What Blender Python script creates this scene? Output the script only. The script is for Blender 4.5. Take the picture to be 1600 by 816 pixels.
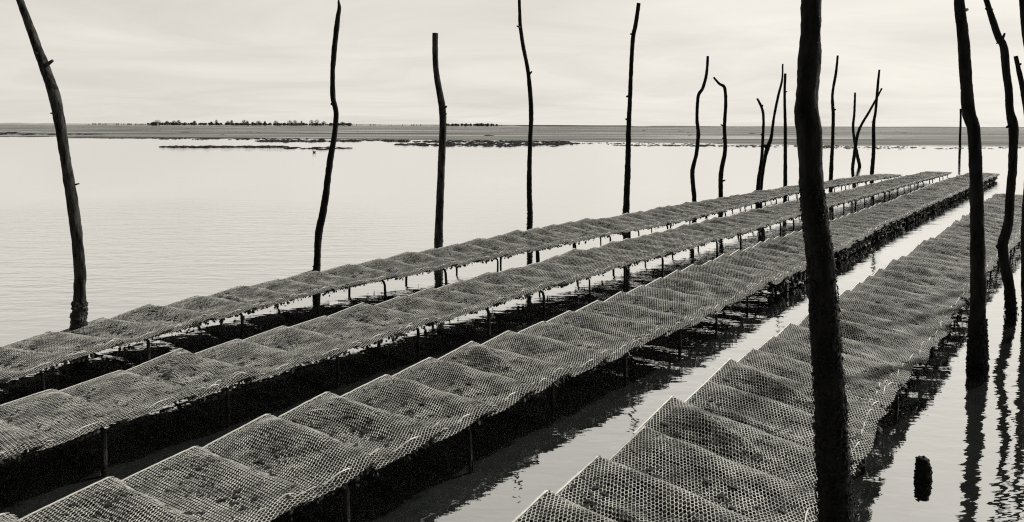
import bpy, bmesh, math, random
import numpy as np
from mathutils import Vector, Matrix, noise
rad = math.radians
D = bpy.data; C = bpy.context; S = C.scene
for o in list(D.objects): D.objects.remove(o)
col = S.collection

# ------------------------------------------------------------------ camera
FPX = 1155.0; PITCH = rad(2.2); ROLL = rad(0.18); EYE = 1.97
YPP = 196.5+FPX*math.tan(PITCH)            # row of the optical axis: the photograph is cropped from a taller one
cam = D.cameras.new('camera'); cam.sensor_width = 36; cam.lens = 36*FPX/1600
cam.shift_y = (YPP-408)/1600; cam.clip_start = .05; cam.clip_end = 20000
camo = D.objects.new('camera', cam); col.objects.link(camo)
camo.matrix_world = Matrix.Translation((0, 0, EYE)) @ Matrix.Rotation(rad(90)-PITCH, 4, 'X') @ Matrix.Rotation(ROLL, 4, 'Z')
S.camera = camo

# ------------------------------------------------------------------ light
SUN_AZ = 54; SUN_EL = 38                      # degrees right of the view axis, above the horizon
def nn(nt, kind, **kw):
    n = nt.nodes.new(kind)
    for k, v in kw.items(): setattr(n, k, v)
    return n
w = D.worlds.new('World'); S.world = w; w.use_nodes = True
nt = w.node_tree; nt.nodes.clear(); L = nt.links.new
sky = nn(nt, 'ShaderNodeTexSky', sky_type='NISHITA', sun_disc=False, sun_elevation=rad(SUN_EL), sun_rotation=rad(SUN_AZ))
sky.air_density = 1.0; sky.dust_density = 3.0
bw = nn(nt, 'ShaderNodeRGBToBW'); L(sky.outputs[0], bw.inputs[0])
nis = nn(nt, 'ShaderNodeMath', operation='MULTIPLY'); nis.inputs[1].default_value = .075; L(bw.outputs[0], nis.inputs[0])
nmn = nn(nt, 'ShaderNodeMath', operation='MINIMUM'); nmn.inputs[1].default_value = 1.1; L(nis.outputs[0], nmn.inputs[0])
tc = nn(nt, 'ShaderNodeTexCoord')
sep = nn(nt, 'ShaderNodeSeparateXYZ'); L(tc.outputs['Generated'], sep.inputs[0])
# clouds: project the direction on a high flat layer so that streaks flatten towards the horizon
zz = nn(nt, 'ShaderNodeMath', operation='ADD'); zz.inputs[1].default_value = .10; L(sep.outputs[2], zz.inputs[0])
zm = nn(nt, 'ShaderNodeMath', operation='MAXIMUM'); zm.inputs[1].default_value = .05; L(zz.outputs[0], zm.inputs[0])
dx = nn(nt, 'ShaderNodeMath', operation='DIVIDE'); L(sep.outputs[0], dx.inputs[0]); L(zm.outputs[0], dx.inputs[1])
dy = nn(nt, 'ShaderNodeMath', operation='DIVIDE'); L(sep.outputs[1], dy.inputs[0]); L(zm.outputs[0], dy.inputs[1])
cmb = nn(nt, 'ShaderNodeCombineXYZ'); L(dx.outputs[0], cmb.inputs[0]); L(dy.outputs[0], cmb.inputs[1])
mp = nn(nt, 'ShaderNodeMapping'); mp.inputs['Scale'].default_value = (.55, .72, 1); mp.inputs['Rotation'].default_value = (0, 0, rad(14))
mp.inputs['Location'].default_value = (1.3, .4, 0)
L(cmb.outputs[0], mp.inputs[0])
n1 = nn(nt, 'ShaderNodeTexNoise'); n1.inputs['Scale'].default_value = 1.0; n1.inputs['Detail'].default_value = 9; n1.inputs['Roughness'].default_value = .58; n1.inputs['Distortion'].default_value = .7
L(mp.outputs[0], n1.inputs['Vector'])
cr = nn(nt, 'ShaderNodeMapRange'); cr.inputs[1].default_value = .3; cr.inputs[2].default_value = .7
cr.inputs[3].default_value = .75; cr.inputs[4].default_value = .93; L(n1.outputs[0], cr.inputs[0])
# overcast veil gets a little darker overhead
el = nn(nt, 'ShaderNodeMapRange'); el.inputs[1].default_value = .1; el.inputs[2].default_value = .65
el.inputs[3].default_value = 1.0; el.inputs[4].default_value = .55; L(sep.outputs[2], el.inputs[0])
cm = nn(nt, 'ShaderNodeMath', operation='MULTIPLY'); L(cr.outputs[0], cm.inputs[0]); L(el.outputs[0], cm.inputs[1])
mx = nn(nt, 'ShaderNodeMix', data_type='FLOAT'); mx.inputs[0].default_value = .90; L(nmn.outputs[0], mx.inputs[2]); L(cm.outputs[0], mx.inputs[3])
# added dimming: sky behind the camera is darkened so the poles stay black
bk = nn(nt, 'ShaderNodeMapRange', interpolation_type='SMOOTHSTEP'); bk.inputs[1].default_value = -.55; bk.inputs[2].default_value = .45
bk.inputs[3].default_value = .15; bk.inputs[4].default_value = 1.0; L(sep.outputs[1], bk.inputs[0])
mxb = nn(nt, 'ShaderNodeMath', operation='MULTIPLY'); L(mx.outputs[0], mxb.inputs[0]); L(bk.outputs[0], mxb.inputs[1])
# and a little brighter towards the veiled sun
sx = nn(nt, 'ShaderNodeMapRange'); sx.inputs[1].default_value = -.9; sx.inputs[2].default_value = .7; sx.inputs[3].default_value = .88; sx.inputs[4].default_value = 1.07; L(sep.outputs[0], sx.inputs[0])
mxc = nn(nt, 'ShaderNodeMath', operation='MULTIPLY'); L(mxb.outputs[0], mxc.inputs[0]); L(sx.outputs[0], mxc.inputs[1])
tint = nn(nt, 'ShaderNodeCombineColor')
for k, f in enumerate((1.04, 1.0, .915)):
    m = nn(nt, 'ShaderNodeMath', operation='MULTIPLY'); m.inputs[1].default_value = f; L(mxc.outputs[0], m.inputs[0]); L(m.outputs[0], tint.inputs[k])
bg = nn(nt, 'ShaderNodeBackground'); bg.inputs[1].default_value = 1.0; L(tint.outputs[0], bg.inputs[0])
wo = nn(nt, 'ShaderNodeOutputWorld'); L(bg.outputs[0], wo.inputs[0])

sun = D.lights.new('sun', 'SUN'); sun.energy = 4.2; sun.angle = rad(2.5); sun.color = (1, .97, .9)
suno = D.objects.new('sun', sun); col.objects.link(suno)
sd = Vector((math.sin(rad(SUN_AZ))*math.cos(rad(SUN_EL)), math.cos(rad(SUN_AZ))*math.cos(rad(SUN_EL)), math.sin(rad(SUN_EL))))
suno.rotation_euler = (-sd).to_track_quat('-Z', 'Y').to_euler()
S.view_settings.view_transform = 'Standard'; S.view_settings.look = 'None'
S.view_settings.exposure = 0.0; S.view_settings.gamma = 1; S.view_settings.use_curve_mapping = False
S.render.engine = 'CYCLES'
S.cycles.use_denoising = False; S.cycles.sample_clamp_indirect = 1.2; S.cycles.sample_clamp_direct = 6; S.cycles.use_adaptive_sampling = False; S.cycles.filter_width = 1.2; S.cycles.max_bounces = 8; S.cycles.transparent_max_bounces = 12; S.cycles.diffuse_bounces = 2
S.render.resolution_x = 1024; S.render.resolution_y = 522

# ------------------------------------------------------------------ survey: photograph measurements -> metres on the shore
def ray(px, py):
    x = px-800; y = YPP-py
    xr = x*math.cos(ROLL)-y*math.sin(ROLL); yr = x*math.sin(ROLL)+y*math.cos(ROLL)
    return Vector((xr, FPX*math.cos(PITCH)+yr*math.sin(PITCH), -FPX*math.sin(PITCH)+yr*math.cos(PITCH)))
def at_z(px, py, z=0.0):
    d = ray(px, py); t = (z-EYE)/d.z
    return Vector((d.x*t, d.y*t, z))
def at_y(px, py, Y):
    d = ray(px, py); t = Y/d.y
    return Vector((d.x*t, Y, EYE+d.z*t))
def proj(p):
    x, y, z = p[0], p[1], p[2]-EYE
    f = y*math.cos(PITCH)-z*math.sin(PITCH); u = y*math.sin(PITCH)+z*math.cos(PITCH)
    xr = FPX*x/f; yr = FPX*u/f
    c, s = math.cos(ROLL), math.sin(ROLL)
    return 800+xr*c+yr*s, YPP-(-xr*s+yr*c)

# ------------------------------------------------------------------ materials
def mat(name, base=(.1, .1, .1), rough=.6, spec=.5, var=0.0, vscale=20, bump=0.0, bscale=60, c2=None, coord='Object', stretch=(1, 1, 1)):
    m = D.materials.new(name); m.use_nodes = True; t = m.node_tree; l = t.links.new
    p = t.nodes['Principled BSDF']
    p.inputs['Base Color'].default_value = (*base, 1); p.inputs['Roughness'].default_value = rough
    p.inputs['Specular IOR Level'].default_value = spec
    co = nn(t, 'ShaderNodeTexCoord'); mpg = nn(t, 'ShaderNodeMapping'); mpg.inputs['Scale'].default_value = stretch
    l(co.outputs[coord], mpg.inputs[0])
    if c2 is not None:
        ns = nn(t, 'ShaderNodeTexNoise'); ns.inputs['Scale'].default_value = vscale; ns.inputs['Detail'].default_value = 6; ns.inputs['Roughness'].default_value = .65
        l(mpg.outputs[0], ns.inputs['Vector'])
        r = nn(t, 'ShaderNodeMapRange'); r.inputs[1].default_value = .5-var; r.inputs[2].default_value = .5+var; l(ns.outputs[0], r.inputs[0])
        mm = nn(t, 'ShaderNodeMix', data_type='RGBA'); mm.inputs[6].default_value = (*base, 1); mm.inputs[7].default_value = (*c2, 1)
        l(r.outputs[0], mm.inputs[0]); l(mm.outputs[2], p.inputs['Base Color'])
    if bump:
        nb = nn(t, 'ShaderNodeTexNoise'); nb.inputs['Scale'].default_value = bscale; nb.inputs['Detail'].default_value = 5
        l(mpg.outputs[0], nb.inputs['Vector'])
        b = nn(t, 'ShaderNodeBump'); b.inputs['Strength'].default_value = bump; b.inputs['Distance'].default_value = .01
        l(nb.outputs[0], b.inputs['Height']); l(b.outputs[0], p.inputs['Normal'])
    return m
M = {}
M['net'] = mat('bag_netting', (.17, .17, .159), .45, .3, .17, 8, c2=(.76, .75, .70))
M['under'] = mat('shaded_netting', (.012, .012, .012), .6, .3, .15, 9, c2=(.03, .03, .028))  # same netting, with the shade under the bags put into its colour
M['strip'] = mat('pale_plastic', (.74, .73, .68), .5, .5, .15, 30, c2=(.55, .54, .5))
M['oyster'] = mat('oyster_shell', (.004, .0045, .0045), .65, .15, .13, 42, .6, 120, c2=(.04, .04, .037))
M['steel'] = mat('rusty_rebar', (.006, .006, .006), .8, .2, .15, 40, .8, 90, c2=(.02, .019, .017))
M['weed'] = mat('seaweed', (.008, .009, .0085), .6, .2, .15, 30, c2=(.032, .032, .028))
M['bark'] = mat('wet_bark', (.0035, .0035, .0035), .8, .12, .10, 18, 1.0, 55, c2=(.015, .015, .0135), stretch=(1, 1, .25))
M['bark_dry'] = mat('weathered_bark', (.005, .005, .005), .8, .15, .08, 22, .9, 70, c2=(.05, .049, .045), stretch=(1, 1, .22))
M['crust'] = mat('barnacle_crust', (.004, .004, .004), .8, .15, .08, 90, c2=(.011, .011, .010))
M['crust_pale'] = mat('shell_crust', (.006, .006, .006), .7, .3, .10, 45, c2=(.05, .049, .044))
M['rock'] = mat('reef_clump', (.008, .009, .009), .7, .3, .12, 3, c2=(.03, .03, .028))
M['crown'] = mat('pine_foliage', (.035, .037, .034), .9, .1, .15, .3, c2=(.075, .077, .07))
M['trunk'] = mat('pine_trunk', (.05, .05, .046), .9, .1)
M['scrub'] = mat('dune_scrub', (.045, .047, .044), .9, .1, .15, .05, c2=(.10, .10, .092))
M['sand'] = mat('dune_sand', (.42, .41, .38), .9, .1, .15, .02, c2=(.3, .295, .27))
M['feather'] = mat('dark_feather', (.02, .02, .02), .6, .3)
M['wall'] = mat('house_wall', (.10, .10, .095), .9, .1); M['roof'] = mat('house_roof', (.07, .068, .062), .9, .1)

def mudmat(name, a, b, gloss):
    m = D.materials.new(name); m.use_nodes = True; t = m.node_tree; l = t.links.new; p = t.nodes['Principled BSDF']
    g = nn(t, 'ShaderNodeNewGeometry'); mpg = nn(t, 'ShaderNodeMapping'); mpg.inputs['Scale'].default_value = (.006, .05, 1); l(g.outputs['Position'], mpg.inputs[0])
    n = nn(t, 'ShaderNodeTexNoise'); n.inputs['Scale'].default_value = 1; n.inputs['Detail'].default_value = 8; n.inputs['Roughness'].default_value = .6; l(mpg.outputs[0], n.inputs['Vector'])
    r = nn(t, 'ShaderNodeMapRange'); r.inputs[1].default_value = .40; r.inputs[2].default_value = .60; l(n.outputs[0], r.inputs[0])
    mm = nn(t, 'ShaderNodeMix', data_type='RGBA'); mm.inputs[6].default_value = (*a, 1); mm.inputs[7].default_value = (*b, 1); l(r.outputs[0], mm.inputs[0]); l(mm.outputs[2], p.inputs['Base Color'])
    n2 = nn(t, 'ShaderNodeTexNoise'); n2.inputs['Scale'].default_value = 2.2; n2.inputs['Detail'].default_value = 4; l(mpg.outputs[0], n2.inputs['Vector'])
    r2 = nn(t, 'ShaderNodeMapRange'); r2.inputs[1].default_value = .56; r2.inputs[2].default_value = .60; l(n2.outputs[0], r2.inputs[0])
    gl = nn(t, 'ShaderNodeBsdfGlossy'); gl.inputs['Roughness'].default_value = .12; gl.inputs['Color'].default_value = (.85, .85, .85, 1)
    k = nn(t, 'ShaderNodeMath', operation='MULTIPLY'); k.inputs[1].default_value = gloss; l(r2.outputs[0], k.inputs[0])
    ms = nn(t, 'ShaderNodeMixShader'); l(k.outputs[0], ms.inputs[0]); l(p.outputs[0], ms.inputs[1]); l(gl.outputs[0], ms.inputs[2])
    p.inputs['Roughness'].default_value = .85; p.inputs['Specular IOR Level'].default_value = .1
    l(ms.outputs[0], t.nodes['Material Output'].inputs[0])
    return m
M['mud'] = mudmat('tidal_mud', (.075, .076, .072), (.22, .219, .203), .9)

def watermat():
    m = D.materials.new('shallow_water'); m.use_nodes = True; t = m.node_tree; l = t.links.new; t.nodes.clear()
    g = nn(t, 'ShaderNodeNewGeometry')
    def nz(scale, sc, det, rot=0):
        mpg = nn(t, 'ShaderNodeMapping'); mpg.inputs['Scale'].default_value = sc; mpg.inputs['Rotation'].default_value = (0, 0, rad(rot)); l(g.outputs['Position'], mpg.inputs[0])
        n = nn(t, 'ShaderNodeTexNoise'); n.inputs['Scale'].default_value = scale; n.inputs['Detail'].default_value = det; l(mpg.outputs[0], n.inputs['Vector']); return n
    fine = nz(5.5, (.8, 1.5, 1), 3, 8)
    broad = nz(2.0, (.32, 1.5, 1), 3, -6)
    patch = nz(.16, (1, 1.3, 1), 2)
    pr = nn(t, 'ShaderNodeMapRange'); pr.inputs[1].default_value = .42; pr.inputs[2].default_value = .62; pr.inputs[3].default_value = .6; pr.inputs[4].default_value = .8; l(patch.outputs[0], pr.inputs[0])
    a = nn(t, 'ShaderNodeMath', operation='MULTIPLY'); a.inputs[1].default_value = 1.6; l(broad.outputs[0], a.inputs[0])
    s = nn(t, 'ShaderNodeMath', operation='ADD'); l(fine.outputs[0], s.inputs[0]); l(a.outputs[0], s.inputs[1])
    # a breath of wind ruffles the open water left of the racks
    vd = nn(t, 'ShaderNodeVectorMath', operation='DISTANCE'); vd.inputs[1].default_value = (-8, 13, 0); l(g.outputs['Position'], vd.inputs[0])
    wr = nn(t, 'ShaderNodeMapRange', interpolation_type='SMOOTHSTEP'); wr.inputs[1].default_value = 8; wr.inputs[2].default_value = 4; wr.inputs[3].default_value = 0; wr.inputs[4].default_value = 4.0; l(vd.outputs['Value'], wr.inputs[0])
    pa = nn(t, 'ShaderNodeMath', operation='ADD'); l(pr.outputs[0], pa.inputs[0]); l(wr.outputs[0], pa.inputs[1])
    s2 = nn(t, 'ShaderNodeMath', operation='MULTIPLY'); l(s.outputs[0], s2.inputs[0]); l(pa.outputs[0], s2.inputs[1])
    b = nn(t, 'ShaderNodeBump'); b.inputs['Strength'].default_value = 1.0; b.inputs['Distance'].default_value = .0042; l(s2.outputs[0], b.inputs['Height'])
    lw = nn(t, 'ShaderNodeLayerWeight'); lw.inputs['Blend'].default_value = .5; l(b.outputs[0], lw.inputs['Normal'])
    r = nn(t, 'ShaderNodeMapRange'); r.inputs[1].default_value = .3; r.inputs[2].default_value = .93; r.inputs[3].default_value = .64; r.inputs[4].default_value = .985; l(lw.outputs['Facing'], r.inputs[0])
    gl = nn(t, 'ShaderNodeBsdfGlossy'); gl.inputs['Roughness'].default_value = .012; gl.inputs['Color'].default_value = (.98, .98, .98, 1); l(b.outputs[0], gl.inputs['Normal'])
    tr = nn(t, 'ShaderNodeBsdfTransparent'); tr.inputs[0].default_value = (.88, .9, .88, 1)
    ms = nn(t, 'ShaderNodeMixShader'); l(r.outputs[0], ms.inputs[0]); l(tr.outputs[0], ms.inputs[1]); l(gl.outputs[0], ms.inputs[2])
    o = nn(t, 'ShaderNodeOutputMaterial'); l(ms.outputs[0], o.inputs[0])
    return m
M['water'] = watermat()
M['bed'] = mat('dark_silt', (.11, .125, .13), .9, .1, .2, 1.6, c2=(.25, .265, .265), bump=.5, bscale=9)

# ------------------------------------------------------------------ object helpers
def link(name, v, f, m, parent=None, smooth=False):
    me = D.meshes.new(name); me.from_pydata([tuple(p) for p in v], [], [tuple(q) for q in f]); me.materials.append(m)
    if smooth: me.polygons.foreach_set('use_smooth', [True]*len(me.polygons))
    o = D.objects.new(name, me); col.objects.link(o)
    if parent: o.parent = parent
    return o
def npmesh(name, v, f, m, smooth=False):
    me = D.meshes.new(name); v = np.asarray(v, dtype=np.float32); f = np.asarray(f, dtype=np.int32); k = f.shape[1]
    me.vertices.add(len(v)); me.vertices.foreach_set('co', v.ravel())
    me.loops.add(f.size); me.loops.foreach_set('vertex_index', f.ravel())
    me.polygons.add(len(f)); me.polygons.foreach_set('loop_start', np.arange(len(f), dtype=np.int32)*k)
    if smooth: me.polygons.foreach_set('use_smooth', np.ones(len(f), dtype=bool))
    me.materials.append(m); me.update(calc_edges=True); return me
def inst(name, me, parent=None, kind=None):
    o = D.objects.new(name, me); col.objects.link(o)
    if parent: o.parent = parent
    if kind: o['kind'] = kind
    return o
def tag(o, label, cat, group=None, kind=None):
    if label: o['label'] = label
    if cat: o['category'] = cat
    if group: o['group'] = group
    if kind: o['kind'] = kind
    return o
def empty(name, loc=(0, 0, 0)):
    o = D.objects.new(name, None); col.objects.link(o); o.location = loc; o.empty_display_size = .1; return o
def tube(pts, radii, sides=8, jit=None, seed=0, cap=True):
    """tube along pts with a parallel frame; jit(i, k, p) scales the radius"""
    pts = [Vector(p) for p in pts]; v = []; f = []
    ref = Vector((.3, 1, .1)).normalized()
    for i, p in enumerate(pts):
        tdir = (pts[min(i+1, len(pts)-1)]-pts[max(i-1, 0)]).normalized()
        a = tdir.cross(ref)
        if a.length < .05: a = tdir.cross(Vector((1, 0, 0)))
        a.normalize(); b = tdir.cross(a)
        for k in range(sides):
            th = 2*math.pi*k/sides
            r = radii[i]*(jit(i, k, p) if jit else 1)
            v.append(p+(a*math.cos(th)+b*math.sin(th))*r)
    n = len(pts)
    for i in range(n-1):
        for k in range(sides):
            k2 = (k+1) % sides
            f.append((i*sides+k, i*sides+k2, (i+1)*sides+k2, (i+1)*sides+k))
    if cap:
        f.append(tuple(range(sides))[::-1]); f.append(tuple((n-1)*sides+k for k in range(sides)))
    return v, f
def merge(*parts):
    V = []; F = []
    for v, f in parts:
        o = len(V); V += list(v); F += [tuple(i+o for i in q) for q in f]
    return V, F

# ------------------------------------------------------------------ the setting
def sheet(name, poly, z, m, kind='structure'):
    o = link(name, [(x, y, z) for x, y in poly], [tuple(range(len(poly)))], m); o['kind'] = kind; return o
sheet('seabed', [(-9000, -60), (9000, -60), (9000, 16000), (-9000, 16000)], -.11, M['bed'])
sheet('water', [(-8900, -58), (8900, -58), (8900, 15900), (-8900, 15900)], 0, M['water'])
# exposed mud flat: irregular waterline surveyed from the photograph
rng = random.Random(5)
shore_px = [(-300, 213.2), (0, 213.5), (120, 213.2), (250, 214.5), (400, 215.8), (520, 217), (700, 218.8), (850, 220), (1000, 222), (1150, 224.5), (1300, 226.5), (1450, 228), (1600, 229), (1900, 231)]
front = []
for i in range(len(shore_px)-1):
    (x0, y0), (x1, y1) = shore_px[i:i+2]
    for k in range(16):
        t = k/16; px = x0+(x1-x0)*t
        py = y0+(y1-y0)*t + 1.1*noise.noise(Vector((px*.02, 1, 0))) + .35*noise.noise(Vector((px*.11, 7, 0)))
        p = at_z(px, py, .05); front.append((p.x, p.y))
front = [(-2500, front[0][1]+80)]+front+[(2500, front[-1][1]+50)]
N = len(front); V = []; F = []
steps = [(0, -.04), (.6, .03), (6, .05), (60, .06), (400, .08), (3000, .1), (12000, .1)]
for j, (dd, z) in enumerate(steps):
    for (x, y) in front: V.append((x*(1+dd*.0004), y+dd, z))
for j in range(len(steps)-1):
    for i in range(N-1): F.append((j*N+i, j*N+i+1, (j+1)*N+i+1, (j+1)*N+i))
mf = link('mud_flat', V, F, M['mud']); mf['kind'] = 'structure'
def spit(px0, px1, yf, yb, name):
    """long thin tongue of mud standing out of the shallow water"""
    top = []; bot = []; n = 60
    for i in range(n+1):
        px = px0+(px1-px0)*i/n; e = math.sin(math.pi*min(1, max(0, i/n)))**.5
        c = (yf+yb)/2; hh = (yb-yf)/2*e*(1+.5*noise.noise(Vector((px*.05, yf, 2))))
        a = at_z(px, c-abs(hh), .04); b = at_z(px, c+abs(hh), .04); top.append(a); bot.append(b)
    v = [tuple(p) for p in bot]+[tuple(p) for p in top]
    f = [(i, i+1, n+1+i+1, n+1+i) for i in range(n)]
    o = link(name, v, f, M['mud']); o['kind'] = 'structure'
spit(-260, 175, 208.2, 211.6, 'mud_flat')
spit(90, 560, 213.6, 216.0, 'mud_flat')

# far shore: low dunes with scrub, 1.4 km away
SH = 1400.0
def ridge(name, px0, px1, hfun, m, Y, depth=120):
    n = int(abs(px1-px0)/2.5); v = []; f = []
    for i in range(n+1):
        px = px0+(px1-px0)*i/n; p = at_y(px, 196, Y); h = max(.0, hfun(px)); e = min(1, i/8, (n-i)/8)
        for (d, k) in ((-depth*.5, -.5), (-depth*.2, .55), (0, 1), (depth*.5, -.5)):
            v.append((p.x, Y+d*(1+.3*noise.noise(Vector((px*.03, d, 3)))), h*max(k, 0)*e+(k if k < 0 else 0)))
    for i in range(n):
        for j in range(3): a = i*4+j; f.append((a, a+4, a+5, a+1))
    o = link(name, v, f, m, smooth=True); return o
def hz(px, Y): return at_y(px, 0, Y)
def px2h(dpx, Y): return dpx*Y/FPX
o = ridge('dune_land', -260, 820, lambda px: px2h(1.6+1.2*noise.noise(Vector((px*.02, 0, 0)))+(1.4 if px < 640 else .3), SH)+EYE*0, M['sand'], SH+60); o['kind'] = 'structure'
o = ridge('far_land', -320, 1000, lambda px: px2h(2.0+.6*noise.noise(Vector((px*.01, 4, 0))), SH*1.8), M['crown'], SH*1.8); o['kind'] = 'structure'
o = ridge('far_land', 1000, 1900, lambda px: px2h(.9+.4*noise.noise(Vector((px*.01, 9, 0))), SH*2.2), M['scrub'], SH*2.2); o['kind'] = 'structure'

# low scrub on the dunes: one continuous mass of small bushes
def blob(c, r, sq, rg, n=5, m=7):
    v = []; f = []
    for i in range(n+1):
        ph = math.pi*i/n
        for k in range(m):
            th = 2*math.pi*k/m; q = r*(1+rg.uniform(-.28, .28))
            v.append((c[0]+q*math.sin(ph)*math.cos(th), c[1]+q*math.sin(ph)*math.sin(th), c[2]+sq*q*math.cos(ph)))
    for i in range(n):
        for k in range(m):
            k2 = (k+1) % m; f.append((i*m+k, i*m+k2, (i+1)*m+k2, (i+1)*m+k))
    return v, f
parts = []
rg = random.Random(11)
for px in np.arange(130, 800, 1.3):
    dens = .9 if 232 < px < 545 else (.75 if 690 < px < 778 else (.5 if 130 < px < 232 else .28))
    if rg.random() < dens:
        Y = SH+rg.uniform(-30, 40); p = at_y(px+rg.uniform(-2, 2), 195, Y)
        r = rg.uniform(1.4, 3.1) if dens > .7 else rg.uniform(.6, 1.4)
        parts.append(blob((p.x, Y, 2.0+r*.5), r*1.2, .75, rg, 4, 6))
v, f = merge(*parts); o = link('dune_scrub', v, f, M['scrub'])
tag(o, 'low dark scrub covering the distant dunes along the horizon', 'scrub', kind='stuff')

# individually recognisable pines above the scrub
def far_tree(px, top, wid, label, seed):
    rg = random.Random(seed); Y = SH+rg.uniform(-45, -10); base = at_y(px, 193.5, Y); H = px2h(top*1.1, Y)+1.5; Wd = px2h(wid, Y)
    t = empty('pine_tree', (base.x, Y, 1.6))
    tv, tf = tube([(0, 0, -1), (rg.uniform(-.3, .3), 0, H*.4), (rg.uniform(-.8, .8), 0, H*.8)], [.35, .28, .15], 5)
    br = []
    for k in range(4):
        a = rg.uniform(0, 6.28); br.append(tube([(0, 0, H*.45), (math.cos(a)*Wd*.3, math.sin(a)*Wd*.3, H*.75)], [.14, .06], 4))
    v, f = merge((tv, tf), *br); link('trunk', v, f, M['trunk'], t)
    cv = []; cf = []
    for k in range(300):
        a = rg.uniform(0, 6.28); rr = rg.random()**.7*Wd*.5; zc = H*rg.uniform(.38, 1.0)*(1-.35*(rr/(Wd*.5))**2)
        zc += .5*noise.noise(Vector((rr*math.cos(a)*.8, rr*math.sin(a)*.8, seed)))
        c = Vector((rr*math.cos(a), rr*math.sin(a), zc)); s = rg.uniform(.35, .85)
        n0 = len(cv)
        for q in range(4):
            cv.append(c+Vector((rg.uniform(-1, 1), rg.uniform(-1, 1), rg.uniform(-.6, .6)))*s)
        cf += [(n0, n0+1, n0+2), (n0, n0+2, n0+3), (n0+1, n0+2, n0+3)]
    link('crown', cv, cf, M['crown'], t)
    tag(t, label, 'tree', 'distant pines along the dunes')
trees = [(246, 6, 12, 'broad low clump-like tree at the left end of the distant tree line'), (261, 4.5, 7, 'small round tree just right of the leftmost broad tree'),
 (272, 5.2, 7, 'rounded tree on the left part of the far shore, near the house'), (279, 5.8, 8, 'tallest of the three close trees near the far house'),
 (304, 5, 6, 'lone small round tree on the far dunes left of centre of the tree line'), (330, 4, 4, 'tiny thin tree on the low scrub of the far shore'),
 (338, 6.5, 4.5, 'slim tall pine with a small crown on the far dunes'), (356, 4.6, 8, 'flat low tree among the mid tree line on the far shore'),
 (362, 6.2, 4, 'narrow pine standing beside a flat low tree far away'), (381, 6.4, 7, 'umbrella shaped pine in the middle of the distant tree line'),
 (386, 5, 6, 'smaller pine touching the middle umbrella pine'), (395, 3.6, 4, 'very small bush-like tree right of the middle umbrella pine'),
 (404, 5.4, 9, 'wide dome shaped dark tree on the far shore'), (414, 5, 3.5, 'thin little pine right of the wide dome shaped tree'),
 (431, 5.4, 8, 'loose rounded tree on the right half of the tree line'), (453, 6, 9, 'left tree of the raised flat-topped pair of pines'),
 (461, 6, 8, 'right tree of the raised flat-topped pair of pines'), (471, 5.4, 3, 'spindly pine between the flat-topped pair and the tallest trees'),
 (487, 7, 8, 'left one of the two tallest dark trees left of the leaning stake'), (495, 7.4, 9, 'tallest dark tree of the far shore, left of the leaning stake'),
 (506, 4.6, 8, 'low spreading tree right of the tallest far tree'), (535, 4.2, 8, 'low tree just right of the leaning stake on the far shore')]
for i, (px, h_, wd, lb) in enumerate(trees): far_tree(px, h_, wd, lb, 100+i)
# house at the left end of the tree line
p = at_y(243, 194, SH-60); t = empty('beach_house', (p.x, SH-60, 0))
def box(x0, x1, y0, y1, z0, z1):
    return [(x0, y0, z0), (x1, y0, z0), (x1, y1, z0), (x0, y1, z0), (x0, y0, z1), (x1, y0, z1), (x1, y1, z1), (x0, y1, z1)], [(0, 3, 2, 1), (4, 5, 6, 7), (0, 1, 5, 4), (1, 2, 6, 5), (2, 3, 7, 6), (3, 0, 4, 7)]
v, f = box(-4.5, 4.5, -4, 4, 0, 4.8); link('wall', v, f, M['wall'], t)
link('roof', [(-5, -4.5, 4.8), (5, -4.5, 4.8), (5, 4.5, 4.8), (-5, 4.5, 4.8), (-5, 0, 7), (5, 0, 7)], [(0, 1, 5, 4), (2, 3, 4, 5), (0, 4, 3), (1, 2, 5), (0, 3, 2, 1)], M['roof'], t)
for xx in (-2.6, 1.2):
    v, f = box(xx, xx+1.3, -4.05, -3.98, 1.6, 3.0); link('window', v, f, M['feather'], t)
tag(t, 'small boxy house at the left end of the distant tree line', 'house')

# dark oyster reefs and weed clumps breaking the surface
def reef(name, streaks, seed, label):
    rg = random.Random(seed); ps = []
    for (x0, x1, yc, th, n, s0, s1) in streaks:
        for k in range(n):
            t = rg.random(); px = x0+(x1-x0)*t
            e = math.sin(math.pi*t)**.35
            dn = noise.noise(Vector((px*.045, yc, seed)))
            if dn < .02 and rg.random() < .75: continue
            py = yc+rg.gauss(0, th*.4)*e
            p = at_z(px, py, 0); r = rg.uniform(s0, s1)
            bv, bf = blob((0, 0, 0), r*1.3, .42, rg, 3, 6); sx_ = rg.uniform(1, 3.2); ps.append(([(p.x+a[0]*sx_, p.y+a[1], a[2]) for a in bv], bf))
    v, f = merge(*ps); o = link(name, v, f, M['rock']); tag(o, label, 'oyster reef', kind='stuff'); return o
reef('oyster_reef', [(255, 445, 229.8, 1.0, 420, .06, .20), (440, 545, 231.5, 2.6, 90, .04, .13), (255, 280, 229.5, .6, 20, .04, .08)], 1, 'long thin dark reef streak in the still water left of the leaning stake')
reef('oyster_reef', [(250, 620, 217.5, 1.4, 300, .04, .13), (400, 560, 220.6, 2.2, 480, .05, .15), (170, 300, 216.2, .8, 90, .05, .14)], 2, 'broken dark reef line close to the mud flat behind the leaning stake')
reef('oyster_reef', [(600, 880, 221.3, 2.4, 900, .05, .15), (620, 880, 226.0, 3.4, 1300, .04, .14), (850, 905, 224, 3.4, 160, .05, .16), (540, 640, 219.5, 1.2, 180, .05, .15)], 3, 'wide dark reef patch in front of the mud flat behind the cut-off stake')
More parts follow.
